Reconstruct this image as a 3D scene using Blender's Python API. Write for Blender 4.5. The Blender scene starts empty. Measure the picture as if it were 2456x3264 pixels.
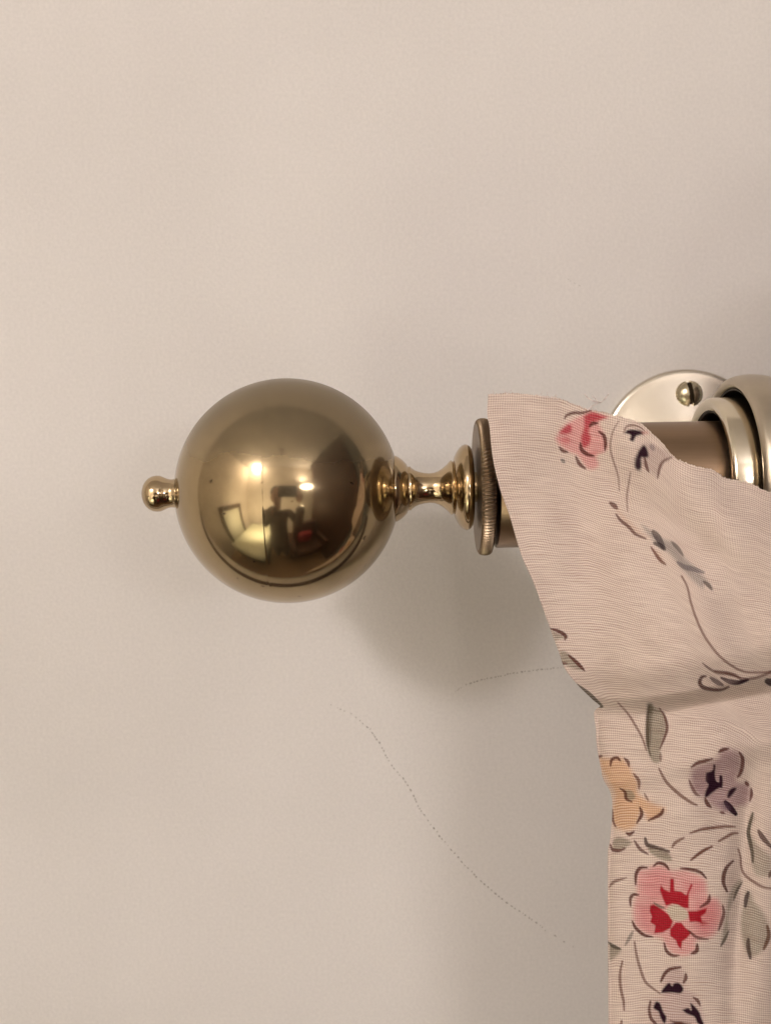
import bpy, bmesh, math, random
import numpy as np
from mathutils import Vector, Matrix

# ------------------------------------------------------------------ camera
SW, SH, F = 2456.0, 3264.0, 3315.0          # photograph size and focal length in its pixels
WALL_Y, ROD_Y = 0.0, -0.090                 # wall plane, rod axis plane (metres)
CAM = Vector((0.0, -0.365, 0.0))
PITCH = math.radians(4.0)                   # looking slightly down
scene = bpy.context.scene
col = scene.collection
cd = bpy.data.cameras.new("camera")
cam = bpy.data.objects.new("camera", cd); col.objects.link(cam)
cam.location = CAM
cam.rotation_euler = (math.pi/2 - PITCH, 0, 0)
cd.sensor_fit = 'VERTICAL'; cd.sensor_height = 24.0; cd.lens = F/SH*24.0
cd.clip_start = 0.01; cd.clip_end = 50
cd.dof.use_dof = True; cd.dof.focus_distance = 0.262; cd.dof.aperture_fstop = 20
scene.camera = cam

# ------------------------------------------------------------------ light
world = bpy.data.worlds.new("World"); scene.world = world; world.use_nodes = True
bg = world.node_tree.nodes["Background"]
bg.inputs[0].default_value = (1.0, 0.94, 0.86, 1); bg.inputs[1].default_value = 0.10
vs = scene.view_settings
vs.view_transform = 'Standard'; vs.look = 'None'; vs.gamma = 1.0; vs.use_curve_mapping = False
vs.exposure = 0.11
scene.cycles.max_bounces = 6; scene.cycles.diffuse_bounces = 3; scene.cycles.glossy_bounces = 5; scene.cycles.transmission_bounces = 2
def lamp(name, loc, watts, radius, color):
    d = bpy.data.lights.new(name, 'POINT'); d.energy = watts; d.shadow_soft_size = radius; d.color = color
    o = bpy.data.objects.new(name, d); o.location = loc; col.objects.link(o); return o
def wide_lamp(name, loc, target, watts, sx, sy, color):
    d = bpy.data.lights.new(name, 'AREA'); d.shape = 'ELLIPSE'; d.size = sx; d.size_y = sy; d.energy = watts; d.color = color
    o = bpy.data.objects.new(name, d); o.location = loc; col.objects.link(o)
    o.rotation_euler = (Vector(target)-Vector(loc)).to_track_quat('-Z', 'Y').to_euler(); return o
lamp("wall_lamp_left",  (-1.00, -1.95, 0.90), 36, 0.11, (0.985, 0.955, 1.0))
wide_lamp("wall_lamp_right", (0.76, -1.92, 0.22), (0.0, 0.0, -0.1), 4.2, 0.42, 0.15, (1.0, 0.95, 0.97))
wide_lamp("uplight", (0.76, -1.96, 0.42), (0.70, -1.90, 1.4), 10, 0.40, 0.20, (0.97, 0.94, 1.0))      # washes the far ceiling
wide_lamp("bounce_fill", (-0.60, -1.05, -0.60), (-1.0, -2.0, -0.9), 25, 0.25, 0.25, (1.0, 0.965, 0.95))   # added hidden fill with no known source, washes the opposite wall
lamp("table_lamp",      ( 0.50, -1.70, -0.42), 5, 0.07, (1.0, 0.95, 0.90))

# ------------------------------------------------------------------ helpers
def P(px, py, Y):
    """point of the place that lies on plane y=Y and shows at photo pixel (px, py)"""
    dx, dy = (px-SW/2)/F, -(py-SH/2)/F
    d = Vector((dx, math.cos(PITCH)+dy*math.sin(PITCH), -math.sin(PITCH)+dy*math.cos(PITCH)))
    return CAM + d*((Y-CAM.y)/d.y)
def link(o, parent=None, label=None, cat=None, kind=None, group=None):
    if o.name not in col.objects: col.objects.link(o)
    if parent: o.parent = parent
    if label: o["label"] = label
    if cat: o["category"] = cat
    if kind: o["kind"] = kind
    if group: o["group"] = group
    return o
def mesh_obj(name, verts, faces, mat, parent=None, smooth=True, sharp=35, mtx=None, **kw):
    me = bpy.data.meshes.new(name); me.from_pydata([tuple(v) for v in verts], [], faces)
    me.validate(); me.update()
    bm = bmesh.new(); bm.from_mesh(me); bmesh.ops.recalc_face_normals(bm, faces=bm.faces); bm.to_mesh(me); bm.free()
    if smooth:
        me.polygons.foreach_set("use_smooth", [True]*len(me.polygons))
        me.set_sharp_from_angle(angle=math.radians(sharp))
    if mat: me.materials.append(mat)
    o = bpy.data.objects.new(name, me)
    if mtx is not None: o.matrix_world = mtx
    return link(o, parent, **kw)
def empty(name, loc, **kw):
    o = bpy.data.objects.new(name, None); o.location = loc; o.empty_display_size = 0.01
    return link(o, **kw)
def lathe(profile, origin, ax, n=128, closed=False, rfun=None):
    """revolve [(a, r)] about the axis through origin along unit vector ax"""
    ax = ax.normalized()
    e1 = ax.cross(Vector((0,0,1)));  e1 = e1.normalized() if e1.length > .1 else Vector((1,0,0))
    e2 = ax.cross(e1).normalized()
    V, Fc = [], []
    for a, r in profile:
        for k in range(n):
            t = 2*math.pi*k/n
            rr = rfun(a, r, t) if rfun else r
            V.append(origin + ax*a + (e1*math.cos(t)+e2*math.sin(t))*max(rr, 1e-6))
    m = len(profile)
    for i in range(m if closed else m-1):
        for k in range(n):
            j = (i+1) % m
            Fc.append((i*n+k, i*n+(k+1) % n, j*n+(k+1) % n, j*n+k))
    return V, Fc
def box(x0, x1, y0, y1, z0, z1):
    V = [(x,y,z) for x in (x0,x1) for y in (y0,y1) for z in (z0,z1)]
    Fc = [(0,1,3,2),(4,6,7,5),(0,4,5,1),(2,3,7,6),(0,2,6,4),(1,5,7,3)]
    return V, Fc
def tube(pts, r, n=8):
    V, Fc = [], []
    for i, p in enumerate(pts):
        p = Vector(p); a = Vector(pts[max(i-1,0)]); b = Vector(pts[min(i+1,len(pts)-1)])
        t = (b-a).normalized(); e1 = t.cross(Vector((0,1,0.01))).normalized(); e2 = t.cross(e1)
        rr = r[i] if isinstance(r, (list,tuple)) else r
        for k in range(n):
            th = 2*math.pi*k/n; V.append(p+(e1*math.cos(th)+e2*math.sin(th))*rr)
    for i in range(len(pts)-1):
        for k in range(n): Fc.append((i*n+k, i*n+(k+1)%n, (i+1)*n+(k+1)%n, (i+1)*n+k))
    Fc.append(tuple(range(n))); Fc.append(tuple((len(pts)-1)*n+k for k in range(n)))
    return V, Fc
def s2l(c):
    c = np.asarray(c, float)/255.0
    return np.where(c <= .04045, c/12.92, ((c+.055)/1.055)**2.4)

# ------------------------------------------------------------------ materials
class Mat:
    def __init__(self, name, base=(.5,.5,.5), rough=.5, metal=0.0):
        self.m = bpy.data.materials.new(name); self.m.use_nodes = True
        self.nt = self.m.node_tree; self.b = self.nt.nodes["Principled BSDF"]
        self.b.inputs["Base Color"].default_value = (*base, 1); self.b.inputs["Roughness"].default_value = rough
        self.b.inputs["Metallic"].default_value = metal
        self.tc = self.nt.nodes.new("ShaderNodeTexCoord")
    def n(self, t, **kw):
        nd = self.nt.nodes.new(t)
        for k, v in kw.items():
            if k.startswith('_'): setattr(nd, k[1:], v)
            else: nd.inputs[k.replace('__',' ')].default_value = v
        return nd
    def l(self, a, b): self.nt.links.new(a, b)
    def noise(self, scale, detail=4, rough=.55, coord="Object", stretch=None):
        nd = self.n("ShaderNodeTexNoise", Scale=scale, Detail=detail, Roughness=rough)
        src = self.tc.outputs[coord]
        if stretch:
            mp = self.n("ShaderNodeMapping"); mp.inputs["Scale"].default_value = stretch
            self.l(src, mp.inputs[0]); src = mp.outputs[0]
        self.l(src, nd.inputs["Vector"]); return nd.outputs["Fac"]
    def ramp(self, fac, stops):
        r = self.n("ShaderNodeValToRGB"); e = r.color_ramp.elements
        while len(e) < len(stops): e.new(.5)
        for el, (p, c) in zip(e, stops):
            el.position = p; el.color = (*c, 1) if len(c) == 3 else c
        self.l(fac, r.inputs[0]); return r.outputs[0]
    def bump(self, h, strength, dist):
        b = self.n("ShaderNodeBump", Strength=strength, Distance=dist); self.l(h, b.inputs["Height"])
        self.l(b.outputs[0], self.b.inputs["Normal"]); return b
    def math(self, op, a, b=None, clamp=False):
        nd = self.n("ShaderNodeMath", _operation=op, _use_clamp=clamp)
        for i, v in enumerate((a, b)):
            if v is None: continue
            if isinstance(v, (int, float)): nd.inputs[i].default_value = v
            else: self.l(v, nd.inputs[i])
        return nd.outputs[0]

def brass(name, c_lo, c_hi, r_lo, r_hi, scale=60, bump=0.0, specks=False, stretch=None):
    M = Mat(name, c_hi, r_lo, 1.0)
    n1 = M.noise(scale, 6, .65, stretch=stretch)
    colr = M.ramp(n1, [(0.32, c_lo), (0.68, c_hi)])
    if specks:      # small dark tarnish spots
        n2 = M.noise(420, 1, .5)
        sp = M.ramp(n2, [(0.738, (0,0,0)), (0.79, (.7,.7,.7))])
        mx = M.n("ShaderNodeMix", _data_type='RGBA'); M.l(sp, mx.inputs[0]); M.l(colr, mx.inputs[6])
        mx.inputs[7].default_value = (.10,.06,.04,1); colr = mx.outputs[2]
    M.l(colr, M.b.inputs["Base Color"])
    n3 = M.noise(scale*.4, 5, .6)
    M.l(M.ramp(n3, [(0.3, (r_lo,)*3), (0.7, (r_hi,)*3)]), M.b.inputs["Roughness"])
    if bump: M.bump(M.noise(900, 3, .6), bump, .0002)
    return M.m

M_ball   = brass("polished_brass_ball", (.33,.25,.135), (.42,.325,.19), .07, .115, 55, 0, True)
def dull_top(m):
    """dull film of dust and tarnish that settled on the ball's upper side"""
    nt = m.node_tree; b = nt.nodes["Principled BSDF"]; L = nt.links
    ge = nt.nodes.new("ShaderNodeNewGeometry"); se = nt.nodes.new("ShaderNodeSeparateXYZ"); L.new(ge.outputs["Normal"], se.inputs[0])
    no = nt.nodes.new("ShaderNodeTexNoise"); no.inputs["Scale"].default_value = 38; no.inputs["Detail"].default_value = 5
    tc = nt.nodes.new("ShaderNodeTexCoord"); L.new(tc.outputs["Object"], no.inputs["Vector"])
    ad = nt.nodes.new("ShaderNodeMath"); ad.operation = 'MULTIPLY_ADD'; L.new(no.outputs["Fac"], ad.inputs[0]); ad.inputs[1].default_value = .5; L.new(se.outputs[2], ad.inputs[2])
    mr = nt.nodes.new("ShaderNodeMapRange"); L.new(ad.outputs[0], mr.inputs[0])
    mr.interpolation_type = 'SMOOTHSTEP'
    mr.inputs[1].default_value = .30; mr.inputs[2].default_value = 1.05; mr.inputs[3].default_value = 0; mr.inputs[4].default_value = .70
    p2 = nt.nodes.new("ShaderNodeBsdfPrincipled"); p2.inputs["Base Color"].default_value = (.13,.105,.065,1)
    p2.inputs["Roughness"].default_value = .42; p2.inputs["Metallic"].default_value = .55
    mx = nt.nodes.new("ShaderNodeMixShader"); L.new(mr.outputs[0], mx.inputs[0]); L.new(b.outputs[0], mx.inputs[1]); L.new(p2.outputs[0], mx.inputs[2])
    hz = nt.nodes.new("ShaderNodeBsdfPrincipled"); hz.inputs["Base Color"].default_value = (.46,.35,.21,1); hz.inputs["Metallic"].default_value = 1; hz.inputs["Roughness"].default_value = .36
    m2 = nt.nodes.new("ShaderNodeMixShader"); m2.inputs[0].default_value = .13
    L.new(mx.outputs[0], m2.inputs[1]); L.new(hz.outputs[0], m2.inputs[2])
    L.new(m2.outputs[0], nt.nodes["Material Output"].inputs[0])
dull_top(M_ball)  # darker and rougher towards the top
M_brass  = brass("polished_brass", (.42,.315,.185), (.54,.42,.265), .09, .15, 80)
M_flange = brass("knurled_brass", (.18,.13,.085), (.30,.225,.15), .30, .42, 90)
M_tube   = brass("satin_brass_tube", (.265,.180,.115), (.29,.198,.128), .28, .36, 40, .05, False, (1, 60, 60))
M_plate  = brass("pale_lacquered_brass", (.64,.58,.48), (.71,.65,.55), .22, .30, 50)
M_sleeve = brass("pale_polished_brass", (.68,.60,.46), (.78,.70,.56), .14, .22, 50)
M_collar = brass("dull_pale_brass", (.44,.38,.29), (.55,.48,.38), .30, .40, 60)
M_screw  = brass("aged_brass_screw", (.46,.40,.27), (.62,.55,.40), .22, .32, 300)

M_dark = brass("gap_shade", (.030,.022,.016), (.060,.045,.032), .35, .5, 60)  # near-black: the shade of unlit gaps put into the colour
# painted plaster wall
W = Mat("painted_plaster", (.70,.63,.55), .72)
nA = W.noise(9, 3, .6); nB = W.noise(900, 2, .7); nC = W.noise(70, 2, .6)
cw = W.ramp(nA, [(0.3, (.622,.584,.548)), (0.7, (.662,.622,.585))])
mw = W.n("ShaderNodeMix", _data_type='RGBA', _blend_type='MULTIPLY'); mw.inputs[0].default_value = 1
W.l(cw, mw.inputs[6]); W.l(W.ramp(nB, [(0.2, (.92,.92,.92)), (0.8, (1.06,1.06,1.06))]), mw.inputs[7])
W.l(mw.outputs[2], W.b.inputs["Base Color"])
hb = W.math('ADD', W.math('MULTIPLY', nB, .35), nC)
W.bump(hb, .15, .0012)
W.b.inputs["Specular IOR Level"].default_value = .25
M_wall = W.m
def plain(name, c, rough=.8, var=.12, scale=20):
    M = Mat(name, c, rough); n1 = M.noise(scale, 5)
    M.l(M.ramp(n1, [(.3, tuple(x*(1-var) for x in c)), (.7, tuple(x*(1+var) for x in c))]), M.b.inputs["Base Color"])
    return M.m
M_room   = plain("room_paint", (.74,.68,.60)); M_ceil = plain("ceiling_paint", (.62,.59,.56))
M_carpet = plain("tan_carpet", (.34,.235,.14)); M_wood = plain("dark_wood", (.050,.020,.010), .5, .3, 8)
M_door   = plain("pale_door_paint", (.66,.66,.54), .5); M_skin = plain("skin", (.50,.30,.22), .5)
M_shirt  = plain("brown_cloth", (.11,.075,.055), .9); M_trouser = plain("blue_cloth", (.05,.06,.09), .9)
M_hair   = plain("brown_hair", (.03,.02,.015), .6); M_black = plain("black_plastic", (.02,.02,.02), .35)
M_sheet = plain("pale_green_cotton", (.62,.64,.50), .9); M_leather = plain("brown_leather", (.10,.045,.025), .5)
M_mark   = plain("hairline_dirt", (.37,.33,.29), .9, .2, 300)
M_thread = plain("loose_cotton", (.70,.61,.57), .9)

# ------------------------------------------------------------------ the wall and the room that the ball mirrors
random.seed(4)
wall = mesh_obj("wall", [(-1.6,0,-1.7),(1.4,0,-1.7),(1.4,0,1.05),(-1.6,0,1.05)], [(0,1,2,3)], M_wall, smooth=False, kind="structure")
def crack(pts, o, s, width, gap):
    """hairline crack: broken flecks of loose paint along a wandering line"""
    V, Fc = [], []
    pts = [(o[0]+x*s, o[1]+y*s) for x, y in pts]
    out = []
    for (x0,y0),(x1,y1) in zip(pts, pts[1:]):
        L = math.hypot(x1-x0, y1-y0); n = max(1, int(L/2))
        out += [(x0+(x1-x0)*i/n, y0+(y1-y0)*i/n) for i in range(n)]
    total = len(out); i = 0
    while i < total-4:
        ln = random.randint(2, 6); seg = out[i:i+ln+1]
        f = i/total; env = min(1, f*6+.1, (1-f)*3+.35)
        if len(seg) > 1 and random.random() < .35+.65*env:
            w = width*(.45+.55*env)*random.uniform(.6, 1.15)/2
            jx, jy = random.uniform(-1.5,1.5), random.uniform(-1.5,1.5)
            (xa,ya),(xb,yb) = seg[0], seg[-1]
            L = math.hypot(xb-xa, yb-ya) or 1; nx, ny = -(yb-ya)/L, (xb-xa)/L
            mx_, my_ = (xa+xb)/2+jx, (ya+yb)/2+jy
            k = len(V)
            ring = [(xa+jx,ya+jy),(mx_+nx*w,my_+ny*w),(xb+jx,yb+jy),(mx_-nx*w,my_-ny*w)]
            V += [P(x,y,WALL_Y-.0001) for x,y in ring] + [P(mx_,my_,WALL_Y-.0003)]
            Fc += [(k,k+1,k+4),(k+1,k+2,k+4),(k+2,k+3,k+4),(k+3,k,k+4)]
        i += ln + random.randint(1, gap)
    return V, Fc
main = [(240,550),(340,590),(390,630),(440,670),(500,760),(550,860),(600,910),(650,990),(700,1090),(740,1140),(800,1220),(860,1290),(930,1370),(990,1430),(1070,1500),(1130,1550),(1250,1630),(1330,1690),(1420,1745),(1490,1790)]
side = [(850,495),(920,450),(1000,425),(1070,408),(1150,393),(1270,375),(1420,360),(1480,355)]
V, Fc = crack(main, (900,1900), .631, 6.2, 5); mesh_obj("hairline_crack", V, Fc, M_mark, wall, smooth=False)
V, Fc = crack(side, (900,1900), .631, 5.0, 2); mesh_obj("hairline_crack", V, Fc, M_mark, wall, smooth=False)
V, Fc = crack([(0,0),(14,6),(40,22),(75,42)], (1788,880), 1.0, 2.4, 4); mesh_obj("scratch", V, Fc, M_mark, wall, smooth=False)

RX0, RX1, RY, CZ, FZ = -1.45, 1.15, -2.15, 1.0, -1.65
mesh_obj("opposite_wall", *box(RX0-.1, RX1+.1, RY-.1, RY, FZ, CZ), M_room, smooth=False, kind="structure")
mesh_obj("side_wall", *box(RX0-.1, RX0, RY, -.002, FZ, CZ), M_room, smooth=False, kind="structure")
mesh_obj("ceiling", *box(RX0-.1, RX1+.1, RY-.1, -.002, CZ, CZ+.05), M_ceil, smooth=False, kind="structure")
mesh_obj("floor", *box(RX0-.1, RX1+.1, RY-.1, -.002, FZ-.05, FZ), M_carpet, smooth=False, kind="structure")
mesh_obj("wardrobe", *box(.90, RX1, -1.75, -.30, FZ, .92), M_wood, smooth=False,
         label="tall dark wood wardrobe mirrored as the brown right side of the brass ball", cat="wardrobe")
V, Fc = box(RX0+.02, .95, -.030, -.001, -.372, -.330)
mesh_obj("wall_rail", V, Fc, M_wood, smooth=False, label="dark wooden rail on the wall, mirrored as the arc low on the brass ball", cat="rail")
door = empty("door", (RX0+.004, -1.15, FZ), label="pale door in a dark brown frame mirrored at lower left of the brass ball", cat="door")
mesh_obj("leaf", *box(.0,.02,-.36,.36,.0,1.20), M_door, door, smooth=False)
for y in (-.42, .42): mesh_obj("door_frame", *box(-.003,.04,y-.055,y+.055,.0,1.32), M_wood, door, smooth=False)
mesh_obj("door_frame", *box(-.003,.038,-.364,.364,1.205,1.32), M_wood, door, smooth=False)

bed = empty("bed", (-.80, -1.10, FZ), label="bed with a pale green cover mirrored low on the left of the brass ball", cat="bed")
for nm, b_, mt, w_ in (("mattress", (-.40,.42,-.80,.62,.30,.55), M_sheet, .07), ("bed_base", (-.38,.40,-.78,.60,.0,.30), M_wood, .01)):
    o_ = mesh_obj(nm, *box(*b_), mt, bed, smooth=False); bv_ = o_.modifiers.new("bevel", 'BEVEL'); bv_.width = w_; bv_.segments = 4
stool = empty("armchair", (.52, -.98, FZ), label="brown armchair mirrored low on the right of the brass ball", cat="armchair")
for nm, b_, w_ in (("seat", (-.32,.32,-.30,.30,.12,.45), .06), ("backrest", (-.32,.32,-.48,-.29,.12,.95), .07), ("armrest", (-.44,-.31,-.42,.30,.12,.62), .05), ("armrest", (.31,.44,-.42,.30,.12,.62), .05)):
    o_ = mesh_obj(nm, *box(*b_), M_leather, stool, smooth=False); bv_ = o_.modifiers.new("bevel", 'BEVEL'); bv_.width = w_; bv_.segments = 4

cu = mesh_obj("cushion", *box(.30,.62,-1.20,-1.02,FZ+.46,FZ+.78), plain("red_cotton", (.35,.04,.05), .9), smooth=True,
              label="small red cushion on the brown armchair mirrored in the brass ball", cat="cushion")
bv_ = cu.modifiers.new("bevel", 'BEVEL'); bv_.width = .07; bv_.segments = 5

# ------------------------------------------------------------------ curtain rod with ball finial
KP = (ROD_Y-CAM.y)/F                           # metres per photo pixel in the rod's plane
A0 = P(918, 1565, ROD_Y); A1 = P(1545, 1552, ROD_Y)
AX = (A1-A0).normalized()
def ax(px): return (px-918)*KP
def prof(pts): return [(ax(x), r*KP) for x, r in pts]
rod = empty("curtain_rod", A0, label="brass curtain rod with a large polished ball finial", cat="curtain rod")
def rodpart(name, pts, mat, n=160, closed=False, rfun=None, sharp=40, parent=None):
    V, Fc = lathe(prof(pts), Vector((0,0,0)), AX, n, closed, rfun)
    o = mesh_obj(name, V, Fc, mat, parent or rod, sharp=sharp); return o
RB = 357
sph = [(918-RB*math.cos(t), RB*math.sin(t)) for t in np.linspace(0.10, math.pi-.22, 120)]
sph = [(x, r+.28*math.exp(-((x-876)/3.0)**2)) for x, r in sorted(sph+[(870+.75*k, math.sqrt(RB**2-(870+.75*k-918)**2)) for k in range(17)])]   # fine seam where the halves join
ball = rodpart("finial_ball", sph, M_ball, 200)
rodpart("tip_knob", [(452.2,.5),(452.6,8),(454,17),(459,31),(466,42),(476,51),(488,56.5),(500,58),(511,57),(520,53.5),(528,49.5),(536,46.5),(545,45),(553,45.5),(559,48),(564,51),(569,52.5),(574,52),(579,49),(590,44),(600,40)], M_brass, 96, parent=ball)
rodpart("neck", [(1225,90),(1238,103),(1246,106.5),(1256,107),(1264,105),(1273,100),(1283,92.5),(1291,84.5),(1297,78),(1299,72),(1302,70),(1305,70),(1308,71),(1311,67),(1322,58.5),(1335,53),(1352,49),(1368,47.5),(1382,48.5),(1396,53),(1410,62),(1424,74),(1434,85),(1439,88),(1441,84),(1444,83),(1446,88),(1448,97),(1456,113),(1465,126),(1474,134),(1483,137.5),(1491,136),(1498,130),(1503,122),(1504.5,112),(1505,48),(1522,48)], M_brass, 128, parent=ball, sharp=50)
NR = 118
def ridge(a, r, t):
    px = a/KP + 918
    if r < 201*KP: return r
    w = (r/KP-200)/7.0
    return r - 7.0*KP*min(1,w)*(0.5+0.5*math.cos(NR*t + (px-1539)*.11))
rodpart("knurled_flange", [(1519,46),(1518,150),(1518,200),(1518.5,207),(1521,212.5),(1526,216.5),(1533,218.5),(1540,219),(1547,218.5),(1554,216.5),(1559,212.5),(1561,207),(1561.5,200),(1561.5,150),(1561,90)], M_flange, NR*8, rfun=ridge, parent=ball)
tube_o = rodpart("tube", [(1555,85),(1573,85),(1573.5,188),(1575,193),(1578,195),(2300,195),(3000,195),(3000,150)], M_tube, 160)

# ------------------------------------------------------------------ bracket
pc = P(2178, 1448, WALL_Y)
br = empty("rod_bracket", pc, label="pale brass wall bracket with round screwed plate and collar holding the rod", cat="bracket")
KW = (WALL_Y-CAM.y)/F
RPL = 268*KW
pl = [(-.0005, RPL*.995),(.0008,RPL),(.0020,RPL*.995),(.0026,RPL*.975),(.0027,RPL*.94),(.0033,RPL*.86),(.0044,RPL*.70),(.0055,RPL*.55),(.0062,RPL*.46),(.0068,.0100),(.0074,.0001)]
V, Fc = lathe(pl, Vector((0,0,0)), Vector((0,-1,0)), 128); mesh_obj("wall_plate", V, Fc, M_plate, br, sharp=50)
# round head screw with a slot
sc = P(2194, 1257, -.004) - pc
V, Fc = [], []; RS = .0047; NS, NRG = 96, 30
ang = math.radians(8)
for i in range(NRG+1):
    r = RS*math.sin(math.pi/2*i/NRG); h = .0034*math.cos(math.pi/2*i/NRG)
    for k in range(NS):
        t = 2*math.pi*k/NS; x, z = r*math.cos(t), r*math.sin(t)
        u = x*math.cos(ang)+z*math.sin(ang)
        hh = h if abs(u) > .00066 else min(h, max(-.0010, h-.0024))
        V.append(sc + Vector((x, -hh, z)))
for k in range(NS): V.append(sc + Vector((RS*math.cos(2*math.pi*k/NS), .0022, RS*math.sin(2*math.pi*k/NS))))
for i in range(NRG+1):
    for k in range(NS): Fc.append((i*NS+k, i*NS+(k+1)%NS, (i+1)*NS+(k+1)%NS, (i+1)*NS+k))
screw = mesh_obj("screw", V, Fc, M_screw, br, sharp=35)
V, Fc = box(-.00058,.00058,-.00125,.0,-.0041,.0041)
slot = mesh_obj("slot", V, Fc, M_dark, screw, smooth=False); slot.matrix_local = Matrix.Translation(sc) @ Matrix.Rotation(-math.radians(8), 4, 'Y')  # dark box, painted shade at the bottom of the slot
# arm from the plate to the collar
ac = A0 + AX*ax(2475) - pc
arm_p = [Vector((0,-.004,0)), Vector((0,-.012,-.001)), Vector((ac.x*.5,-.030,ac.z*.5)), Vector((ac.x,-.052,ac.z)), Vector((ac.x,-.068,ac.z))]
V, Fc = tube(arm_p, [.012,.0085,.0078,.0085,.012], 40); mesh_obj("arm", V, Fc, M_collar, br)
def brk(name, pts, mat, closed):
    V, Fc = lathe(prof(pts), A0-pc, AX, 160, closed); mesh_obj(name, V, Fc, mat, br, sharp=40)
brk("sleeve", [(2258,229),(2252,238),(2250,255),(2252,262),(2257,266),(2265,268),(2300,268.5),(2470,268.5),(2470,229)], M_sleeve, True)
brk("sleeve_gap_shade", [(2470,228),(2262,228),(2259,226),(2261,222),(2268,219),(2470,219)], M_dark, True)  # dark ring, painted shade of the gap between rod and sleeve
brk("collar", [(2345,296),(2330,298),(2322,304),(2319,312),(2321,320),(2327,328),(2340,334),(2360,338),(2385,339),(2415,337),(2445,331),(2475,320),(2505,305),(2530,287),(2545,270),(2540,262),(2500,290)], M_collar, True)
brk("collar_gap_shade", [(2498,288),(2350,295),(2335,296),(2329,295),(2331,290),(2340,287),(2460,286),(2460,255),(2530,255)], M_dark, True)  # dark ring, shade inside the collar painted as colour

# ------------------------------------------------------------------ curtain
def cr(pts, n):
    """Catmull-Rom resample"""
    p = np.array(pts, float); p = np.vstack([2*p[0]-p[1], p, 2*p[-1]-p[-2]]); out = []
    for i in range(1, len(p)-2):
        for t in np.linspace(0, 1, n, endpoint=False):
            a, b, c, d = p[i-1], p[i], p[i+1], p[i+2]
            out.append(.5*((2*b)+(c-a)*t+(2*a-5*b+4*c-d)*t*t+(3*b-a-3*c+d)*t**3))
    out.append(p[-2]); return np.array(out)
left = [(1555,1257),(1552,1315),(1560,1372),(1569,1459),(1592,1556),(1621,1637),(1644,1717),(1667,1786),(1701,1861),(1730,1941),(1759,2022),(1782,2085),(1799,2131),(1839,2182),(1880,2222),(1908,2244),(1912,2252),(1897,2262),(1892,2280),(1898,2323),(1900,2368),(1911,2436),(1923,2482),(1946,2527),(1950,2595),(1943,2677),(1936,2720),(1936,2855),(1936,3001),(1938,3256),(1940,3520),(1950,6200)]
top = [(1555,1257),(1612,1254),(1672,1256),(1770,1268),(1822,1286),(1868,1303),(1937,1318),(2003,1337),(2043,1352),(2076,1381),(2105,1407),(2141,1450),(2170,1470),(2214,1487),(2269,1498),(2305,1522),(2389,1541),(2447,1567),(2560,1590),(2700,1500),(2900,1200),(3080,930),(3260,740),(3450,600),(3660,500),(3900,470)]
Lc, Tc = cr(left, 12), cr(top, 12)
XR, YB, YH = 3900.0, 6200.0, 2263.0
s_ar = np.concatenate([np.linspace(0, .395, 314), np.linspace(.395, 1, 90)[1:]])
t_ar = np.concatenate([np.linspace(0, .414, 670), np.linspace(.414, 1, 60)[1:]])
S, T = np.meshgrid(s_ar, t_ar)                 # rows: t
Ly = Lc[0,1] + T*(YB-Lc[0,1])
# left edge as function of arc parameter t (by height, but the small notch needs monotone heights)
ly = np.maximum.accumulate(Lc[:,1]); LX = np.interp(Ly, ly, Lc[:,0]); LY = Ly
tx = Tc[:,0]; TX = Tc[0,0] + S*(XR-Tc[0,0]); TY = np.interp(TX, np.maximum.accumulate(tx), Tc[:,1])
PX = (1-S)*LX + S*XR
PY = LY + (TY-Tc[0,1])*np.clip(1-T*(YB-Tc[0,1])/YH, 0, 1)**1.15
rng = np.random.default_rng(7)
PY[0] += rng.normal(0, 1.6, PY.shape[1]); PY[1] += rng.normal(0, .5, PY.shape[1])      # frayed top edge
def sm(x, a, b):
    t = np.clip((x-a)/(b-a), 0, 1); return t*t*(3-2*t)
def seg_d(x, y, x0, y0, x1, y1):
    dx, dy = x1-x0, y1-y0; L = math.hypot(dx, dy); return ((x-x0)*dy-(y-y0)*dx)/L
def g(x, w): return np.exp(-(x/w)**2)
yc = np.interp(PX, [1850,1918,2063,2154,2245,2456,3000], [2244,2240,2238,2226,2208,2168,2080])   # crease line
D = np.full_like(PX, .1125)
D += .0125*sm(PX, 1760, 2330)*(1-.3*sm(PY, 2300, 2700))
D -= .0035*(1-sm(PY, 1255, 1400))*(1-sm(PX,1700,2000))
flap = 1-sm(PY, yc-24, yc+44)
bel = sm(PY, 1500, 2060)*(1-.55*sm(PY, yc-120, yc+6))
D += flap*.0085*bel*(.55+.45*sm(PX-np.interp(PY, ly, Lc[:,0]), 0, 260))
D += flap*.0030*g(seg_d(PX, PY, 1960, 1400, 2456, 1760), 90)*sm(PX,1850,2050)
D -= flap*.0018*g(seg_d(PX, PY, 1830, 1400, 1900, 1950), 75)*sm(PY,1350,1500)
D -= flap*.0008*g(seg_d(PX, PY, 2000, 1560, 2456, 1900), 40)*sm(PX,1950,2150)
D -= .0010*g(seg_d(PX, PY, 2150, 1700, 2456, 2120), 70)*flap*sm(PX,2100,2300)
body = 1-flap
lx = np.interp(PY, ly, Lc[:,0])
D -= body*.0036
D -= .0040*np.exp(-np.clip(PX-lx, 0, None)/26)*body                                  # edge curls back
D += body*.0030*g(PX-2190-.05*(PY-2600), 130)*sm(PY,2300,2600)
vx = np.interp(PY, [2250,2520,2600,2800,3000,3260,3520],[2400,2372,2358,2345,2330,2312,2300])
D -= body*.0022*g(PX-vx-15, 34)*sm(PY,2330,2600)*(1-.6*sm(PY,2950,3200))
D += body*.0016*g(PX-vx-95, 52)*sm(PY,2450,2700)
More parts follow.
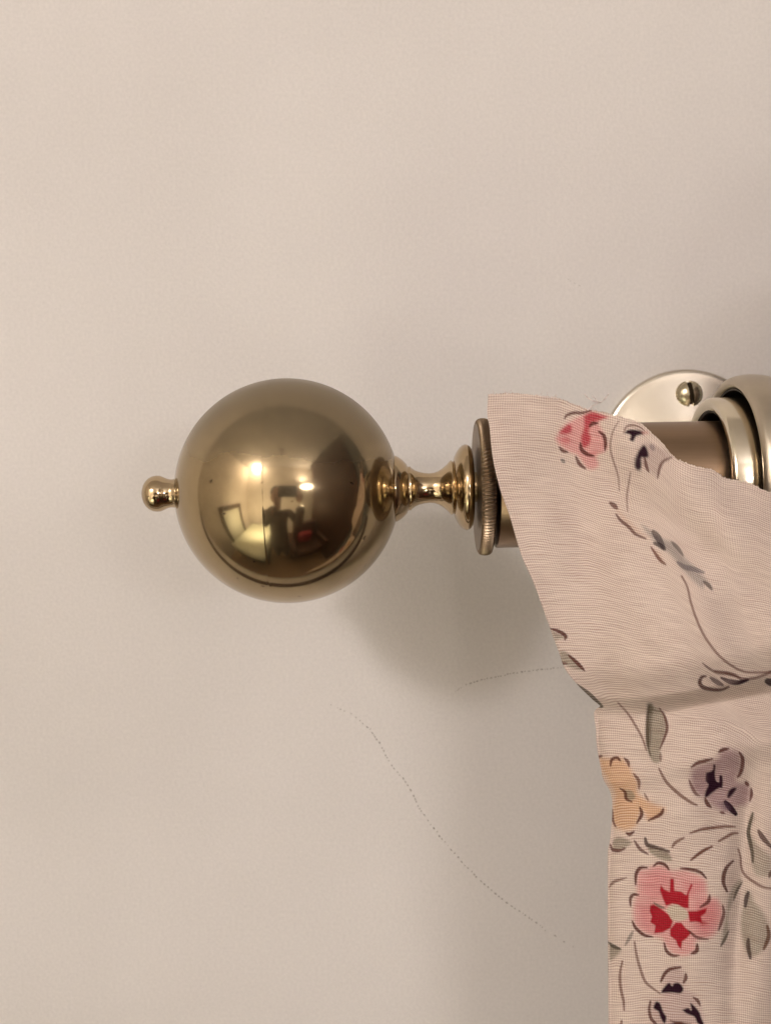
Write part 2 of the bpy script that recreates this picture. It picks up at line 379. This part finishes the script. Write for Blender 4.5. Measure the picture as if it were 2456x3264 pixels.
D -= body*.0080*sm(PX, vx+130, vx+300)*sm(PY,2450,2900)
D += body*.0016*np.sin((PY-2280)/52.0)*g(PX-2260, 190)*(1-sm(PY,2280,2750))
D += body*.0012*g(PY-(2480-.25*(PX-2000)), 40)
D += .0003*np.sin(PX/47+PY/83)+.0002*np.sin(PX/29-PY/61)
D = np.maximum(D, .1082+.0135*sm(PX,2230,2320)*(1-sm(PY,1900,2000)))
NV, NU = PX.shape
dx, dy = (PX-SW/2)/F, -(PY-SH/2)/F
DYy = math.cos(PITCH)+dy*math.sin(PITCH); DZ = -math.sin(PITCH)+dy*math.cos(PITCH)
tt = (-D-CAM.y)/DYy
co = np.stack([CAM.x+dx*tt, CAM.y+DYy*tt, CAM.z+DZ*tt], -1).reshape(-1, 3)

# --- the printed pattern, painted into the cloth's own colour attribute
base_c = s2l((230,213,199))
C = np.tile(base_c, (NV*NU, 1)); fx, fy = PX.ravel(), PY.ravel()
wv = .5+.5*np.sin(T.ravel()*(YB-Tc[0,1])*2*math.pi/7.8)                   # dye sits unevenly on the threads
wv = (wv+.5*rng.random(NV*NU))/1.5
RG = {'4':(1500,1200,.5745),'5':(1700,2050,.4543),'6':(1850,2600,.3642),'a':(2200,2550,.3228),'b':(1900,2950,.3341),'c':(1700,1230,.3305),'d':(1900,1500,.3617),'e':(2150,2050,.2939),'s':(0,0,1)}
def tr(reg, pts):
    ox, oy, sc_ = RG[reg]; return [(ox+x*sc_, oy+y*sc_) for x, y in pts]
def blend(idx, a, colr, dye):
    if sum(colr) < 120: dye *= .3; a = np.minimum(a*1.10, 1)            # dark ink soaks right through
    a = np.clip(a*(1-dye+dye*wv[idx]*1.5), 0, 1)[:,None]; C[idx] = C[idx]*(1-a)+s2l(colr)*a
def stroke(reg, pts, w, colr, alpha=.85, taper=.6, dye=.22):
    w = w*1.25; alpha = min(1, alpha*1.04)
    p = cr(tr(reg, pts), 6) if len(pts) > 2 else np.array(tr(reg, pts), float)
    m = w*1.6+3; idx = np.where((fx>p[:,0].min()-m)&(fx<p[:,0].max()+m)&(fy>p[:,1].min()-m)&(fy<p[:,1].max()+m))[0]
    if not len(idx): return
    X, Y = fx[idx], fy[idx]; best = np.full(len(idx), 1e9); n = len(p)-1; par = np.zeros(len(idx))
    for i in range(n):
        ax_, ay_ = p[i]; bx, by = p[i+1]; ux, uy = bx-ax_, by-ay_; L2 = ux*ux+uy*uy+1e-9
        t = np.clip(((X-ax_)*ux+(Y-ay_)*uy)/L2, 0, 1); d = np.hypot(X-ax_-t*ux, Y-ay_-t*uy)
        u = d < best; best[u] = d[u]; par[u] = (i+t[u])/n
    ww = w/2*(1-taper*np.abs(2*par-1)**2)
    blend(idx, alpha*(1-sm(best, ww-1.2, ww+2.0)), colr, dye)
def fill(reg, pts, colr, alpha=.8, soft=6, dye=.35, smooth=True):
    q = tr(reg, pts)
    p = cr(q+[q[0]], 5) if smooth else np.array(q+[q[0]], float)
    m = soft+2; idx = np.where((fx>p[:,0].min()-m)&(fx<p[:,0].max()+m)&(fy>p[:,1].min()-m)&(fy<p[:,1].max()+m))[0]
    if not len(idx): return
    X, Y = fx[idx], fy[idx]; ins = np.zeros(len(idx), bool); best = np.full(len(idx), 1e9)
    for i in range(len(p)-1):
        ax_, ay_ = p[i]; bx, by = p[i+1]
        c = ((ay_ > Y) != (by > Y)); xi = (bx-ax_)*(Y-ay_)/((by-ay_) if by != ay_ else 1e-9)+ax_
        ins ^= c & (X < xi)
        ux, uy = bx-ax_, by-ay_; L2 = ux*ux+uy*uy+1e-9
        t = np.clip(((X-ax_)*ux+(Y-ay_)*uy)/L2, 0, 1); best = np.minimum(best, np.hypot(X-ax_-t*ux, Y-ay_-t*uy))
    sd = np.where(ins, -best, best)
    blend(idx, alpha*(1-sm(sd, -soft, soft*.6)), colr, dye)
BR, BR2 = (94,46,40), (116,72,58); LEAF = (128,122,98); LEAFD = (78,70,56)
RED, PINK, PINK2 = (176,8,36), (220,128,132), (210,80,92); ORG = (226,172,112)
PUR, PURL = (40,8,30), (148,104,116); GRY = (136,132,128)
# red flower folded over the rod (upper left of the flap)
fill('c', [(195,510),(250,420),(340,340),(480,270),(560,235),(700,290),(740,310),(640,350),(700,480),(720,610),(620,670),(640,760),(590,810),(510,800),(420,680),(330,640),(240,580)], (226,146,146), .82, 13)
fill('c', [(240,440),(330,370),(370,400),(350,460),(260,470)], (190,42,66), .85, 8)
fill('c', [(480,290),(560,250),(640,270),(720,300),(640,340),(570,360),(540,440),(560,500),(530,580),(470,590),(450,500),(480,400)], (190,40,62), .88, 9)
fill('c', [(230,500),(330,490),(360,540),(290,560)], (214,96,104), .6, 10)
fill('c', [(500,640),(640,620),(690,640),(560,680)], (220,130,130), .5, 10)
stroke('c', [(295,320),(320,285),(390,262),(470,262),(560,235)], 8, BR, .85)
stroke('c', [(540,395),(570,365),(620,360)], 9, BR, .9)
stroke('c', [(630,440),(680,480),(695,550),(690,620)], 9, BR, .9)
stroke('c', [(450,550),(460,610),(510,655),(580,675)], 10, BR, .9)
stroke('c', [(245,590),(280,625),(325,638)], 9, BR, .85)
stroke('c', [(405,680),(440,750),(500,800)], 9, BR, .85)
stroke('c', [(270,715),(290,730)], 9, (110,104,100), .8, .2)
# purple flower beside it
fill('c', [(980,600),(1080,540),(1150,560),(1300,620),(1330,690),(1240,740),(1190,880),(1110,830),(1060,780),(980,780)], (178,156,148), .65, 14)
fill('c', [(870,460),(900,425),(970,420),(1050,440),(1060,470),(990,490),(960,540),(920,520),(930,480)], PUR, .92, 6, .2)
fill('c', [(1030,440),(1090,430),(1110,465),(1050,475)], (206,140,132), .7, 8)
fill('c', [(1000,640),(1050,570),(1090,600),(1110,680),(1070,700),(1040,700),(1040,790),(1000,810),(975,760)], PUR, .92, 7, .2)
fill('c', [(960,700),(1000,660),(1040,820),(980,800)], (70,54,62), .6, 10)
stroke('c', [(865,455),(890,400),(950,380),(1020,400),(1060,430)], 6, BR2, .7)
stroke('c', [(1070,700),(1085,770),(1110,830)], 8, BR, .8)
stroke('c', [(1330,690),(1250,730),(1215,790),(1195,890)], 8, BR, .8)
stroke('c', [(1130,580),(1150,610)], 12, (128,112,116), .6, .2)
# stems and buds in the middle
stroke('c', [(820,340),(770,430),(745,530),(745,620),(770,720),(800,810),(820,900),(825,1010)], 5, BR2, .65, .4)
stroke('c', [(935,830),(920,930),(900,1060),(905,1210)], 5, BR2, .65, .4)
fill('c', [(740,1130),(800,1150),(830,1200),(920,1290),(1000,1370),(1100,1470),(1050,1465),(960,1420),(850,1300),(790,1210)], (214,182,160), .7, 12)
stroke('c', [(740,1130),(775,1155),(800,1180)], 12, BR, .8, .4)
stroke('c', [(795,1240),(840,1300),(920,1365),(980,1430),(1080,1475)], 8, BR, .8, .5)
fill('d', [(390,470),(440,490),(520,560),(600,600),(690,640),(760,740),(850,830),(930,910),(1020,1030),(1010,1055),(960,1000),(935,1050),(880,1010),(800,930),(710,820),(640,740),(560,680),(500,620),(430,540)], GRY, .70, 12)
stroke('d', [(500,540),(540,590),(590,680)], 16, (70,58,60), .75, .4)
stroke('d', [(510,640),(560,660),(600,695)], 12, (62,52,56), .75, .4)
stroke('d', [(660,630),(710,680),(760,750)], 9, (84,74,70), .7)
stroke('d', [(715,810),(770,850),(850,870),(940,900)], 13, (94,86,94), .65, .5)
stroke('d', [(940,980),(980,1010),(1010,1050)], 10, (84,68,64), .75)
fill('d', [(480,670),(560,730),(610,820),(580,820),(520,740)], (206,172,150), .7, 8)
stroke('d', [(480,675),(530,750),(570,800),(610,830)], 8, BR2, .85)
stroke('d', [(750,930),(800,1030),(830,1160),(880,1310),(950,1460),(1060,1610),(1180,1710),(1290,1765),(1420,1775),(1537,1765),(1700,1735)], 6, BR2, .75, .25)
# small curled flower at the crease
stroke('d', [(930,1690),(990,1740),(1060,1775),(1160,1790),(1260,1820)], 7, BR, .75)
stroke('d', [(1040,1760),(1120,1770),(1200,1790),(1280,1830),(1400,1820),(1537,1770),(1700,1700)], 7, BR, .75, .3)
stroke('d', [(960,1805),(925,1815),(905,1860),(930,1900),(1000,1920),(1090,1925),(1160,1900)], 10, (84,46,44), .9, .5)
stroke('d', [(1000,1820),(1060,1860),(1110,1885)], 12, PUR, .85)
stroke('d', [(1095,1820),(1160,1850),(1240,1862),(1330,1840)], 12, PUR, .88)
stroke('d', [(1500,1850),(1560,1870)], 18, PUR, .8, .2)
fill('d', [(960,1750),(1060,1800),(1250,1850),(1100,1900),(980,1880)], (188,166,158), .4, 14)
# leaves at the flap's left edge
fill('4', [(440,1400),(520,1440),(530,1450),(470,1470),(490,1500),(470,1510)], LEAF, .7, 8)
stroke('4', [(440,1398),(490,1415),(525,1440),(520,1460)], 9, BR, .9)
fill('4', [(485,1520),(520,1520),(560,1550),(600,1590),(625,1630),(560,1620),(500,1590)], LEAF, .75, 8)
stroke('4', [(485,1560),(500,1590),(530,1590)], 8, BR, .8)
stroke('4', [(540,1545),(590,1590),(628,1630)], 9, BR, .9)
stroke('4', [(585,1712),(640,1755),(690,1800),(725,1828)], 15, LEAFD, .85, .4)
# leaf and stem under the crease
fill('5', [(800,405),(850,440),(900,470),(930,540),(930,620),(895,720),(890,830),(840,840),(800,770),(785,650),(790,520)], LEAF, .78, 8)
fill('5', [(790,420),(835,420),(830,560),(820,720),(785,700),(785,520)], LEAFD, .7, 8)
stroke('5', [(880,450),(920,520),(935,600),(910,680),(885,740)], 7, BR, .85)
stroke('5', [(805,430),(795,560),(800,700),(820,790)], 7, (86,72,58), .7)
stroke('5', [(890,770),(892,830)], 7, BR, .6)
stroke('5', [(590,410),(660,490),(710,570),(760,660),(790,750)], 6, BR2, .75, .5)
stroke('5', [(880,880),(930,970),(1010,1050),(1090,1110),(1140,1135)], 8, BR2, .8, .4)
# orange flower
fill('5', [(445,790),(540,800),(600,790),(660,830),(700,900),(740,980),(740,1050),(830,1110),(930,1160),(880,1220),(800,1250),(760,1190),(720,1290),(640,1320),(560,1280),(545,1180),(560,1060),(510,960),(470,880)], ORG, .78, 16)
stroke('5', [(540,860),(550,815),(585,803),(608,825)], 8, BR, .9)
stroke('5', [(635,805),(660,830),(668,865)], 8, BR, .85)
stroke('5', [(700,915),(735,960),(738,1020)], 8, BR2, .85)
stroke('5', [(775,1050),(805,1105)], 6, BR2, .7)
stroke('5', [(910,1160),(890,1200),(805,1243)], 9, BR, .9)
stroke('5', [(745,1150),(758,1200),(725,1260)], 9, BR, .9)
stroke('5', [(550,1170),(555,1240),(580,1290)], 7, BR, .8)
stroke('5', [(650,1330),(675,1338),(705,1320)], 9, BR, .9)
fill('5', [(640,1020),(690,1030),(715,1080),(680,1110),(640,1080)], (150,138,112), .85, 7)
stroke('5', [(605,1015),(640,1040),(650,1090),(690,1112)], 7, BR, .85)
stroke('5', [(455,795),(478,790)], 8, BR, .8, .2)
# purple pansy
fill('e', [(150,1470),(170,1350),(280,1290),(430,1240),(470,1170),(560,1130),(680,1150),(730,1250),(720,1380),(680,1480),(780,1510),(830,1590),(820,1700),(760,1770),(640,1800),(620,1870),(520,1850),(400,1790),(320,1700),(230,1660),(170,1580)], PURL, .72, 20)
fill('e', [(330,1400),(400,1370),(410,1310),(435,1320),(430,1410),(440,1480),(470,1500),(475,1430),(510,1440),(510,1560),(470,1570),(400,1620),(340,1670),(315,1660),(330,1590),(355,1530),(325,1490)], PUR, .96, 4, .1)
fill('e', [(180,1400),(330,1400),(330,1560),(250,1620),(180,1540)], (140,110,112), .45, 18)
fill('e', [(575,1590),(620,1560),(665,1570),(620,1640),(580,1680),(555,1660)], PUR, .9, 5, .15)
stroke('e', [(540,1720),(590,1780),(650,1850)], 15, PUR, .9, .4)
fill('e', [(460,1720),(540,1720),(600,1800),(520,1820)], (110,90,104), .55, 12)
stroke('e', [(175,1340),(240,1295),(320,1272),(400,1250)], 9, BR, .9)
stroke('e', [(470,1180),(510,1155),(575,1140)], 9, BR, .9)
stroke('e', [(690,1180),(725,1240),(722,1330),(700,1410),(670,1450)], 10, BR, .9)
stroke('e', [(150,1480),(180,1560),(220,1630),(260,1650)], 8, BR, .75)
stroke('e', [(320,1680),(345,1740),(385,1780)], 10, BR, .9)
stroke('e', [(760,1505),(785,1535)], 10, BR, .9, .3)
stroke('e', [(820,1570),(828,1640),(810,1710)], 9, BR, .85)
stroke('e', [(485,1830),(530,1845)], 8, BR, .8)
# stems between
stroke('a', [(0,320),(100,285),(220,268),(330,255),(430,262)], 7, BR2, .75, .4)
stroke('a', [(270,405),(340,365),(400,330),(455,325)], 8, BR2, .85, .4)
stroke('a', [(0,590),(60,540),(130,490),(205,460)], 8, BR2, .8, .4)
stroke('6', [(800,270),(830,230),(900,190)], 8, BR2, .8, .4)
stroke('6', [(970,380),(1020,340),(1080,300),(1140,265)], 7, BR2, .75, .4)
stroke('6', [(950,150),(1060,120),(1180,105),(1320,95)], 6, BR2, .6, .4)
stroke('a', [(410,600),(350,660),(320,740),(318,820),(350,900)], 10, (92,48,42), .9, .5)
stroke('a', [(460,480),(485,560),(490,640),(520,720),(600,790),(700,850),(800,870),(900,880)], 7, BR2, .75, .3)
# grey leaves down the right side
fill('a', [(600,130),(640,180),(600,300),(660,420),(760,520),(793,560),(793,720),(740,760),(640,740),(600,640),(600,500),(560,360),(560,220)], LEAF, .60, 12)
stroke('a', [(615,130),(590,220),(570,320),(590,420),(610,520),(615,610)], 10, LEAFD, .85, .5)
stroke('a', [(670,300),(710,370),(790,465)], 12, (84,52,46), .85, .5)
stroke('a', [(793,690),(770,760)], 9, (92,60,44), .8)
fill('a', [(540,880),(600,900),(640,1000),(720,1100),(770,1220),(770,1380),(720,1480),(620,1560),(560,1530),(500,1380),(480,1200),(500,1040)], LEAF, .68, 14)
stroke('a', [(570,910),(550,970),(540,1050)], 11, (70,54,58), .85, .4)
stroke('a', [(570,1370),(570,1450),(590,1560)], 10, (78,58,54), .85, .4)
stroke('a', [(750,1240),(765,1330),(745,1400),(715,1470)], 10, (104,66,46), .85, .4)
fill('a', [(470,770),(505,800),(440,930),(400,1040),(370,1150),(370,1270),(330,1380),(290,1440),(300,1300),(330,1150),(360,960),(400,850)], LEAF, .65, 10)
stroke('a', [(505,805),(450,890),(415,985)], 7, LEAFD, .8)
stroke('a', [(365,1290),(330,1370),(290,1440)], 7, LEAFD, .8)
# small leaves under the orange flower
fill('6', [(270,230),(330,180),(410,200),(450,240),(380,290),(300,300)], LEAF, .75, 8)
stroke('6', [(255,250),(275,290),(330,305),(390,285)], 9, BR, .85)
fill('6', [(560,200),(620,250),(760,310),(800,390),(720,390),(600,320)], LEAF, .8, 8)
stroke('6', [(565,195),(580,250),(640,270),(770,310)], 10, (86,66,62), .85, .4)
stroke('6', [(470,215),(520,290),(590,335)], 8, BR, .8)
stroke('6', [(245,630),(300,575),(400,540)], 8, BR2, .75)
# big red flower
fill('6', [(480,560),(500,470),(580,450),(650,420),(740,430),(800,470),(900,460),(1020,500),(1100,560),(1120,690),(1200,720),(1245,830),(1220,960),(1150,1060),(1020,1100),(1010,1180),(930,1230),(820,1220),(740,1150),(700,1080),(600,1050),(490,990),(450,900),(450,780),(480,680)], (230,158,156), .88, 16)
fill('6', [(520,560),(640,470),(780,500),(760,700),(620,740),(540,680)], PINK, .5, 24)
fill('6', [(880,560),(1040,560),(1080,640),(960,720),(900,700)], PINK, .55, 24)
fill('6', [(1000,740),(1180,740),(1210,900),(1100,1050),(980,960)], PINK2, .45, 30)
fill('6', [(500,780),(620,780),(640,1020),(520,960)], PINK, .6, 24)
fill('6', [(700,600),(730,640),(775,660),(780,545),(815,545),(820,650),(880,660),(920,690),(960,590),(980,600),(945,680),(945,810),(900,810),(850,780),(800,770),(745,790),(715,720),(690,650)], RED, .97, 4, .08, False)
fill('6', [(605,780),(640,770),(720,820),(770,860),(810,920),(790,980),(720,1020),(640,1030),(650,960),(605,930),(620,880),(600,830)], RED, .97, 4, .08, False)
fill('6', [(830,930),(880,930),(920,980),(970,1020),(930,1070),(890,1100),(880,1170),(850,1140),(830,1090),(780,1050),(780,990)], RED, .97, 4, .08, False)
fill('6', [(930,830),(1010,830),(1105,800),(1090,850),(1050,880),(1060,940),(1000,925),(950,930)], RED, .97, 4, .08, False)
fill('6', [(1040,900),(1110,940),(1050,960)], RED, .6, 8)
fill('6', [(740,820),(790,780),(850,780),(930,830),(930,900),(860,920),(800,910),(770,860)], (205,196,172), .92, 5, .1)
stroke('6', [(480,600),(485,510),(520,455),(580,450)], 9, BR, .9)
stroke('6', [(635,440),(680,410),(740,430),(770,470)], 8, BR, .9)
stroke('6', [(870,460),(950,465),(1040,490),(1095,545)], 8, BR, .9)
stroke('6', [(435,790),(435,720),(460,690),(505,690)], 8, BR, .9)
stroke('6', [(1125,690),(1110,750),(1040,800)], 9, BR, .85)
stroke('6', [(450,920),(480,980),(550,1040),(630,1060)], 8, BR, .9)
stroke('6', [(730,1110),(750,1180),(800,1220),(860,1222)], 8, BR, .9)
stroke('6', [(1015,1120),(1010,1180),(965,1205)], 10, BR, .9)
stroke('6', [(940,1000),(1010,1060),(1110,1080)], 7, BR, .8)
stroke('6', [(1235,780),(1245,850),(1220,940),(1200,1000)], 8, BR, .8)
stroke('6', [(640,760),(690,790),(735,805)], 6, (110,96,84), .8)
# lower left leaf and stems
fill('6', [(240,1110),(300,1140),(360,1170),(320,1230),(250,1270)], LEAF, .75, 10)
stroke('6', [(240,1105),(290,1140),(350,1165)], 9, LEAFD, .85)
stroke('6', [(390,1130),(430,1060),(455,1010)], 9, LEAFD, .6)
stroke('6', [(470,1100),(485,1200),(510,1300),(560,1440),(620,1500),(690,1550)], 7, BR2, .75, .4)
stroke('6', [(365,1270),(345,1380),(350,1500),(375,1620),(380,1700)], 7, BR2, .8, .4)
stroke('6', [(360,1790),(345,1900)], 7, BR2, .8, .4)
# purple flower at the bottom
fill('b', [(620,520),(680,420),(780,390),(860,460),(840,560),(960,680),(1010,800),(1030,960),(900,1100),(600,1100),(520,900),(520,720),(620,650)], (184,152,150), .62, 20)
fill('b', [(610,645),(630,600),(690,540),(720,570),(740,545),(790,545),(830,600),(800,645),(730,640),(670,640)], PUR, .94, 5, .12)
fill('b', [(545,760),(570,720),(610,740),(640,820),(670,870),(650,935),(610,880),(590,820),(545,790)], PUR, .92, 5, .15)
fill('b', [(810,800),(870,780),(900,800),(890,735),(930,760),(980,820),(1000,880),(1030,960),(960,930),(930,870),(860,840)], PUR, .94, 5, .12)
fill('s', [(2130,3262),(2170,3255),(2205,3290),(2180,3340),(2120,3320)], PUR, .9, 6)
stroke('b', [(615,530),(650,460),(700,415),(800,395)], 9, BR, .9, .4)
stroke('b', [(850,460),(850,500),(830,540)], 9, BR, .85, .4)
stroke('b', [(515,720),(505,800),(520,880),(560,930),(600,1000)], 8, BR, .85, .4)
stroke('b', [(920,680),(960,710),(985,760)], 8, BR, .85)
stroke('b', [(700,900),(780,925),(900,935)], 6, BR2, .7)

me = bpy.data.meshes.new("fabric")
ii = np.arange(NV*NU).reshape(NV, NU)
quads = np.stack([ii[:-1,:-1], ii[1:,:-1], ii[1:,1:], ii[:-1,1:]], -1).reshape(-1, 4)
me.vertices.add(NV*NU); me.vertices.foreach_set("co", co.astype(np.float32).ravel())
me.loops.add(quads.size); me.loops.foreach_set("vertex_index", quads.astype(np.int32).ravel())
me.polygons.add(len(quads)); me.polygons.foreach_set("loop_start", (np.arange(len(quads))*4).astype(np.int32))
me.polygons.foreach_set("use_smooth", np.ones(len(quads), bool)); me.update(calc_edges=True)
at = me.color_attributes.new("print", 'FLOAT_COLOR', 'POINT')
at.data.foreach_set("color", np.hstack([C, np.ones((len(C),1))]).astype(np.float32).ravel())
uv = me.uv_layers.new(name="weave")
UVv = np.stack([(S*2345).ravel(), (T*(YB-Tc[0,1])).ravel()], -1)               # in photo pixels of the flat cloth
uv.data.foreach_set("uv", UVv[quads.ravel()].astype(np.float32).ravel())
K = Mat("printed_linen", (.7,.6,.5), .92)
a_ = K.n("ShaderNodeAttribute", _attribute_name="print")
uvn = K.n("ShaderNodeUVMap", _uv_map="weave")
sx = K.n("ShaderNodeSeparateXYZ"); K.l(uvn.outputs[0], sx.inputs[0])
nz = K.n("ShaderNodeTexNoise", Scale=.006, Detail=3.0); K.l(uvn.outputs[0], nz.inputs["Vector"])
nf = K.n("ShaderNodeTexNoise", Scale=.11, Detail=2.0); K.l(uvn.outputs[0], nf.inputs["Vector"])
mp = K.n("ShaderNodeMapping"); mp.inputs["Scale"].default_value = (.01, .16, 1); K.l(uvn.outputs[0], mp.inputs[0])
sl = K.n("ShaderNodeTexNoise", Scale=1.0, Detail=3.0); K.l(mp.outputs[0], sl.inputs["Vector"])     # uneven thread thickness
def thread(coord, pitch, warp):
    ph = K.math('ADD', K.math('MULTIPLY', coord, 2*math.pi/pitch), K.math('MULTIPLY', nz.outputs[0], warp))
    return K.math('ADD', K.math('MULTIPLY', K.math('SINE', ph), .5), .5)
hv = thread(sx.outputs[1], 7.8, 30); hu = thread(sx.outputs[0], 7.3, 26)
dark = K.math('ADD', K.math('MULTIPLY', K.math('POWER', hv, 1.6), K.math('MULTIPLY', nz.outputs[0], 1.05)), K.math('MULTIPLY', K.math('POWER', hu, 1.6), K.math('SUBTRACT', .62, K.math('MULTIPLY', nz.outputs[0], .6))))
dark = K.math('ADD', dark, K.math('MULTIPLY', K.math('SUBTRACT', sl.outputs[0], .5), .85), True)
gsep = K.n("ShaderNodeSeparateColor"); K.l(a_.outputs["Color"], gsep.inputs[0])
md = K.n("ShaderNodeMix", _data_type='RGBA'); K.l(K.math('MULTIPLY', K.math('POWER', K.math('SUBTRACT', 1.0, hv), 2.0), K.math('MULTIPLY', K.math('SUBTRACT', gsep.outputs[1], .10), 1.1, True)), md.inputs[0])   # undyed threads
K.l(a_.outputs["Color"], md.inputs[6]); md.inputs[7].default_value = (*base_c, 1)
mk = K.n("ShaderNodeMix", _data_type='RGBA', _blend_type='MULTIPLY'); K.l(dark, mk.inputs[0]); K.l(md.outputs[2], mk.inputs[6])
mk.inputs[7].default_value = (.48,.365,.35,1)
K.l(mk.outputs[2], K.b.inputs["Base Color"])
K.bump(K.math('ADD', hv, K.math('ADD', hu, nf.outputs[0])), .35, .00025)
K.b.inputs["Specular IOR Level"].default_value = .15
tl = K.n("ShaderNodeBsdfTranslucent"); K.l(mk.outputs[2], tl.inputs[0])
ms = K.n("ShaderNodeMixShader"); ms.inputs[0].default_value = .14
K.l(K.b.outputs[0], ms.inputs[1]); K.l(tl.outputs[0], ms.inputs[2]); K.l(ms.outputs[0], K.nt.nodes["Material Output"].inputs[0])
me.materials.append(K.m)
curtain = empty("curtain", (0,0,0), label="cream linen curtain printed with red, purple and orange flowers, hanging over the rod", cat="curtain")
fab = link(bpy.data.objects.new("fabric", me), curtain)
so = fab.modifiers.new("thickness", 'SOLIDIFY'); so.thickness = .0004; so.offset = 0
# loose threads at the raw top edge
def thr(pts, r, Y=-.1135):
    V, Fc = tube([P(x, y, Y-.0006*math.sin(i)) for i, (x, y) in enumerate(cr(pts, 5))], r, 6); mesh_obj("loose_thread", V, Fc, M_thread, curtain)
thr(tr('c', [(490,80),(525,118),(590,150),(650,152),(690,118),(722,78)]), .00016)
thr(tr('c', [(520,232),(560,195),(620,165),(660,150)]), .00015)
thr(tr('c', [(560,95),(600,130),(640,168)]), .00011)
thr(tr('c', [(20,80),(60,95),(150,112),(200,105)]), .00010)
for _ in range(10):
    x0 = random.uniform(1560, 1900); y0 = float(np.interp(x0, Tc[:,0], Tc[:,1]))
    a = random.uniform(-1,1)
    thr([(x0,y0+4),(x0+a*6,y0-4),(x0+a*14+random.uniform(-5,5),y0-random.uniform(6,13))], .00007)

# ------------------------------------------------------------------ the person taking the picture (seen only in the ball)
def skin_body(name, nodes, edges, mat, parent, root=0):
    me = bpy.data.meshes.new(name); me.from_pydata([n[0] for n in nodes], edges, [])
    me.materials.append(mat); o = bpy.data.objects.new(name, me); link(o, parent)
    o.modifiers.new("skin", 'SKIN').use_smooth_shade = True
    sd = o.modifiers.new("sub", 'SUBSURF'); sd.levels = sd.render_levels = 2
    for i, n in enumerate(nodes):
        r = n[1]; me.skin_vertices[0].data[i].radius = r if isinstance(r, tuple) else (r, r)
        me.skin_vertices[0].data[i].use_root = (i == root)
    return o
ox, oy, oz = -.10, -.92, -.04                     # head centre
person = empty("person", (ox, oy, FZ), label="person in dark clothes holding up a camera, mirrored in the brass ball", cat="person")
def q(x, y, z): return (x, y, oz+z-FZ)
nodes = [(q(0,0,-.75),(.15,.11)),(q(0,0,-.55),(.15,.11)),(q(0,0,-.34),(.17,.11)),(q(0,0,-.20),(.10,.08)),
         (q(.17,0,-.23),.062),(q(.26,.20,-.34),.048),(q(.19,.45,-.06),.034),(q(-.17,0,-.23),.062),(q(-.16,.20,-.36),.048),(q(.02,.45,-.06),.034),
         (q(.085,0,-.90),.115),(q(.08,.01,-1.25),.095),(q(.11,0,-1.62),.045),(q(-.085,0,-.90),.115),(q(-.08,.01,-1.25),.095),(q(-.11,0,-1.62),.045)]
edges = [(0,1),(1,2),(2,3),(2,4),(4,5),(5,6),(2,7),(7,8),(8,9),(0,10),(10,11),(11,12),(0,13),(13,14),(14,15)]
skin_body("clothed_body", nodes, edges, M_shirt, person)
hn = [(q(0,-.01,-.22),.05),(q(0,0,-.12),.052),(q(0,.02,-.06),(.062,.07)),(q(0,.01,.03),(.075,.092)),(q(0,0,.10),(.05,.06))]
head = skin_body("head", hn, [(0,1),(1,2),(2,3),(3,4)], M_skin, person)
V, Fc = lathe([(0,.0001),(.004,.006),(.014,.009),(.026,.006),(.032,.0005)], Vector(q(0,.108,.0)), Vector((0,-.35,1)), 16); mesh_obj("nose", V, Fc, M_skin, head)
V, Fc = lathe([(.105*math.sin(a)+.01, .098*math.cos(a)) for a in np.linspace(-.35, 1.57, 14)], Vector(q(0,-.018,.035)), Vector((0,-.35,1)), 32); mesh_obj("hair", V, Fc, M_hair, head)
for sgn in (1,-1):
    base = q(.10+sgn*.07, .485, -.02)
    fin = [(base,.026),((base[0]-sgn*.012,base[1]+.02,base[2]+.035),.024)]; e = [(0,1)]
    for k in range(4):
        b = len(fin); x = base[0]-sgn*.012
        fin += [((x+sgn*.012-.0,base[1]+.03,base[2]+.03+.013*k),.008),((x-sgn*.006,base[1]+.042,base[2]+.034+.013*k),.0075),((x-sgn*.022,base[1]+.040,base[2]+.034+.013*k),.006)]
        e += [(1,b),(b,b+1),(b+1,b+2)]
    b = len(fin); fin += [((base[0]-sgn*.01,base[1]+.0,base[2]+.055),.010),((base[0]-sgn*.025,base[1]+.0,base[2]+.068),.008)]; e += [(1,b),(b,b+1)]
    skin_body("hand", fin, e, M_skin, person)
camera_o = empty("compact_camera", (0, CAM.y-.030, 0), label="small black camera held up in front of the brass ball", cat="camera")
V, Fc = box(-.046,.046,-.010,.010,-.028,.028); cb = mesh_obj("camera_body", V, Fc, M_black, camera_o, smooth=False)
bv = cb.modifiers.new("bevel", 'BEVEL'); bv.width = .004; bv.segments = 3
V, Fc = lathe([(.008,.016),(.020,.016),(.022,.014),(.0205,.009)], Vector((0,0,0)), Vector((0,1,0)), 48); mesh_obj("lens_ring", V, Fc, M_black, camera_o)
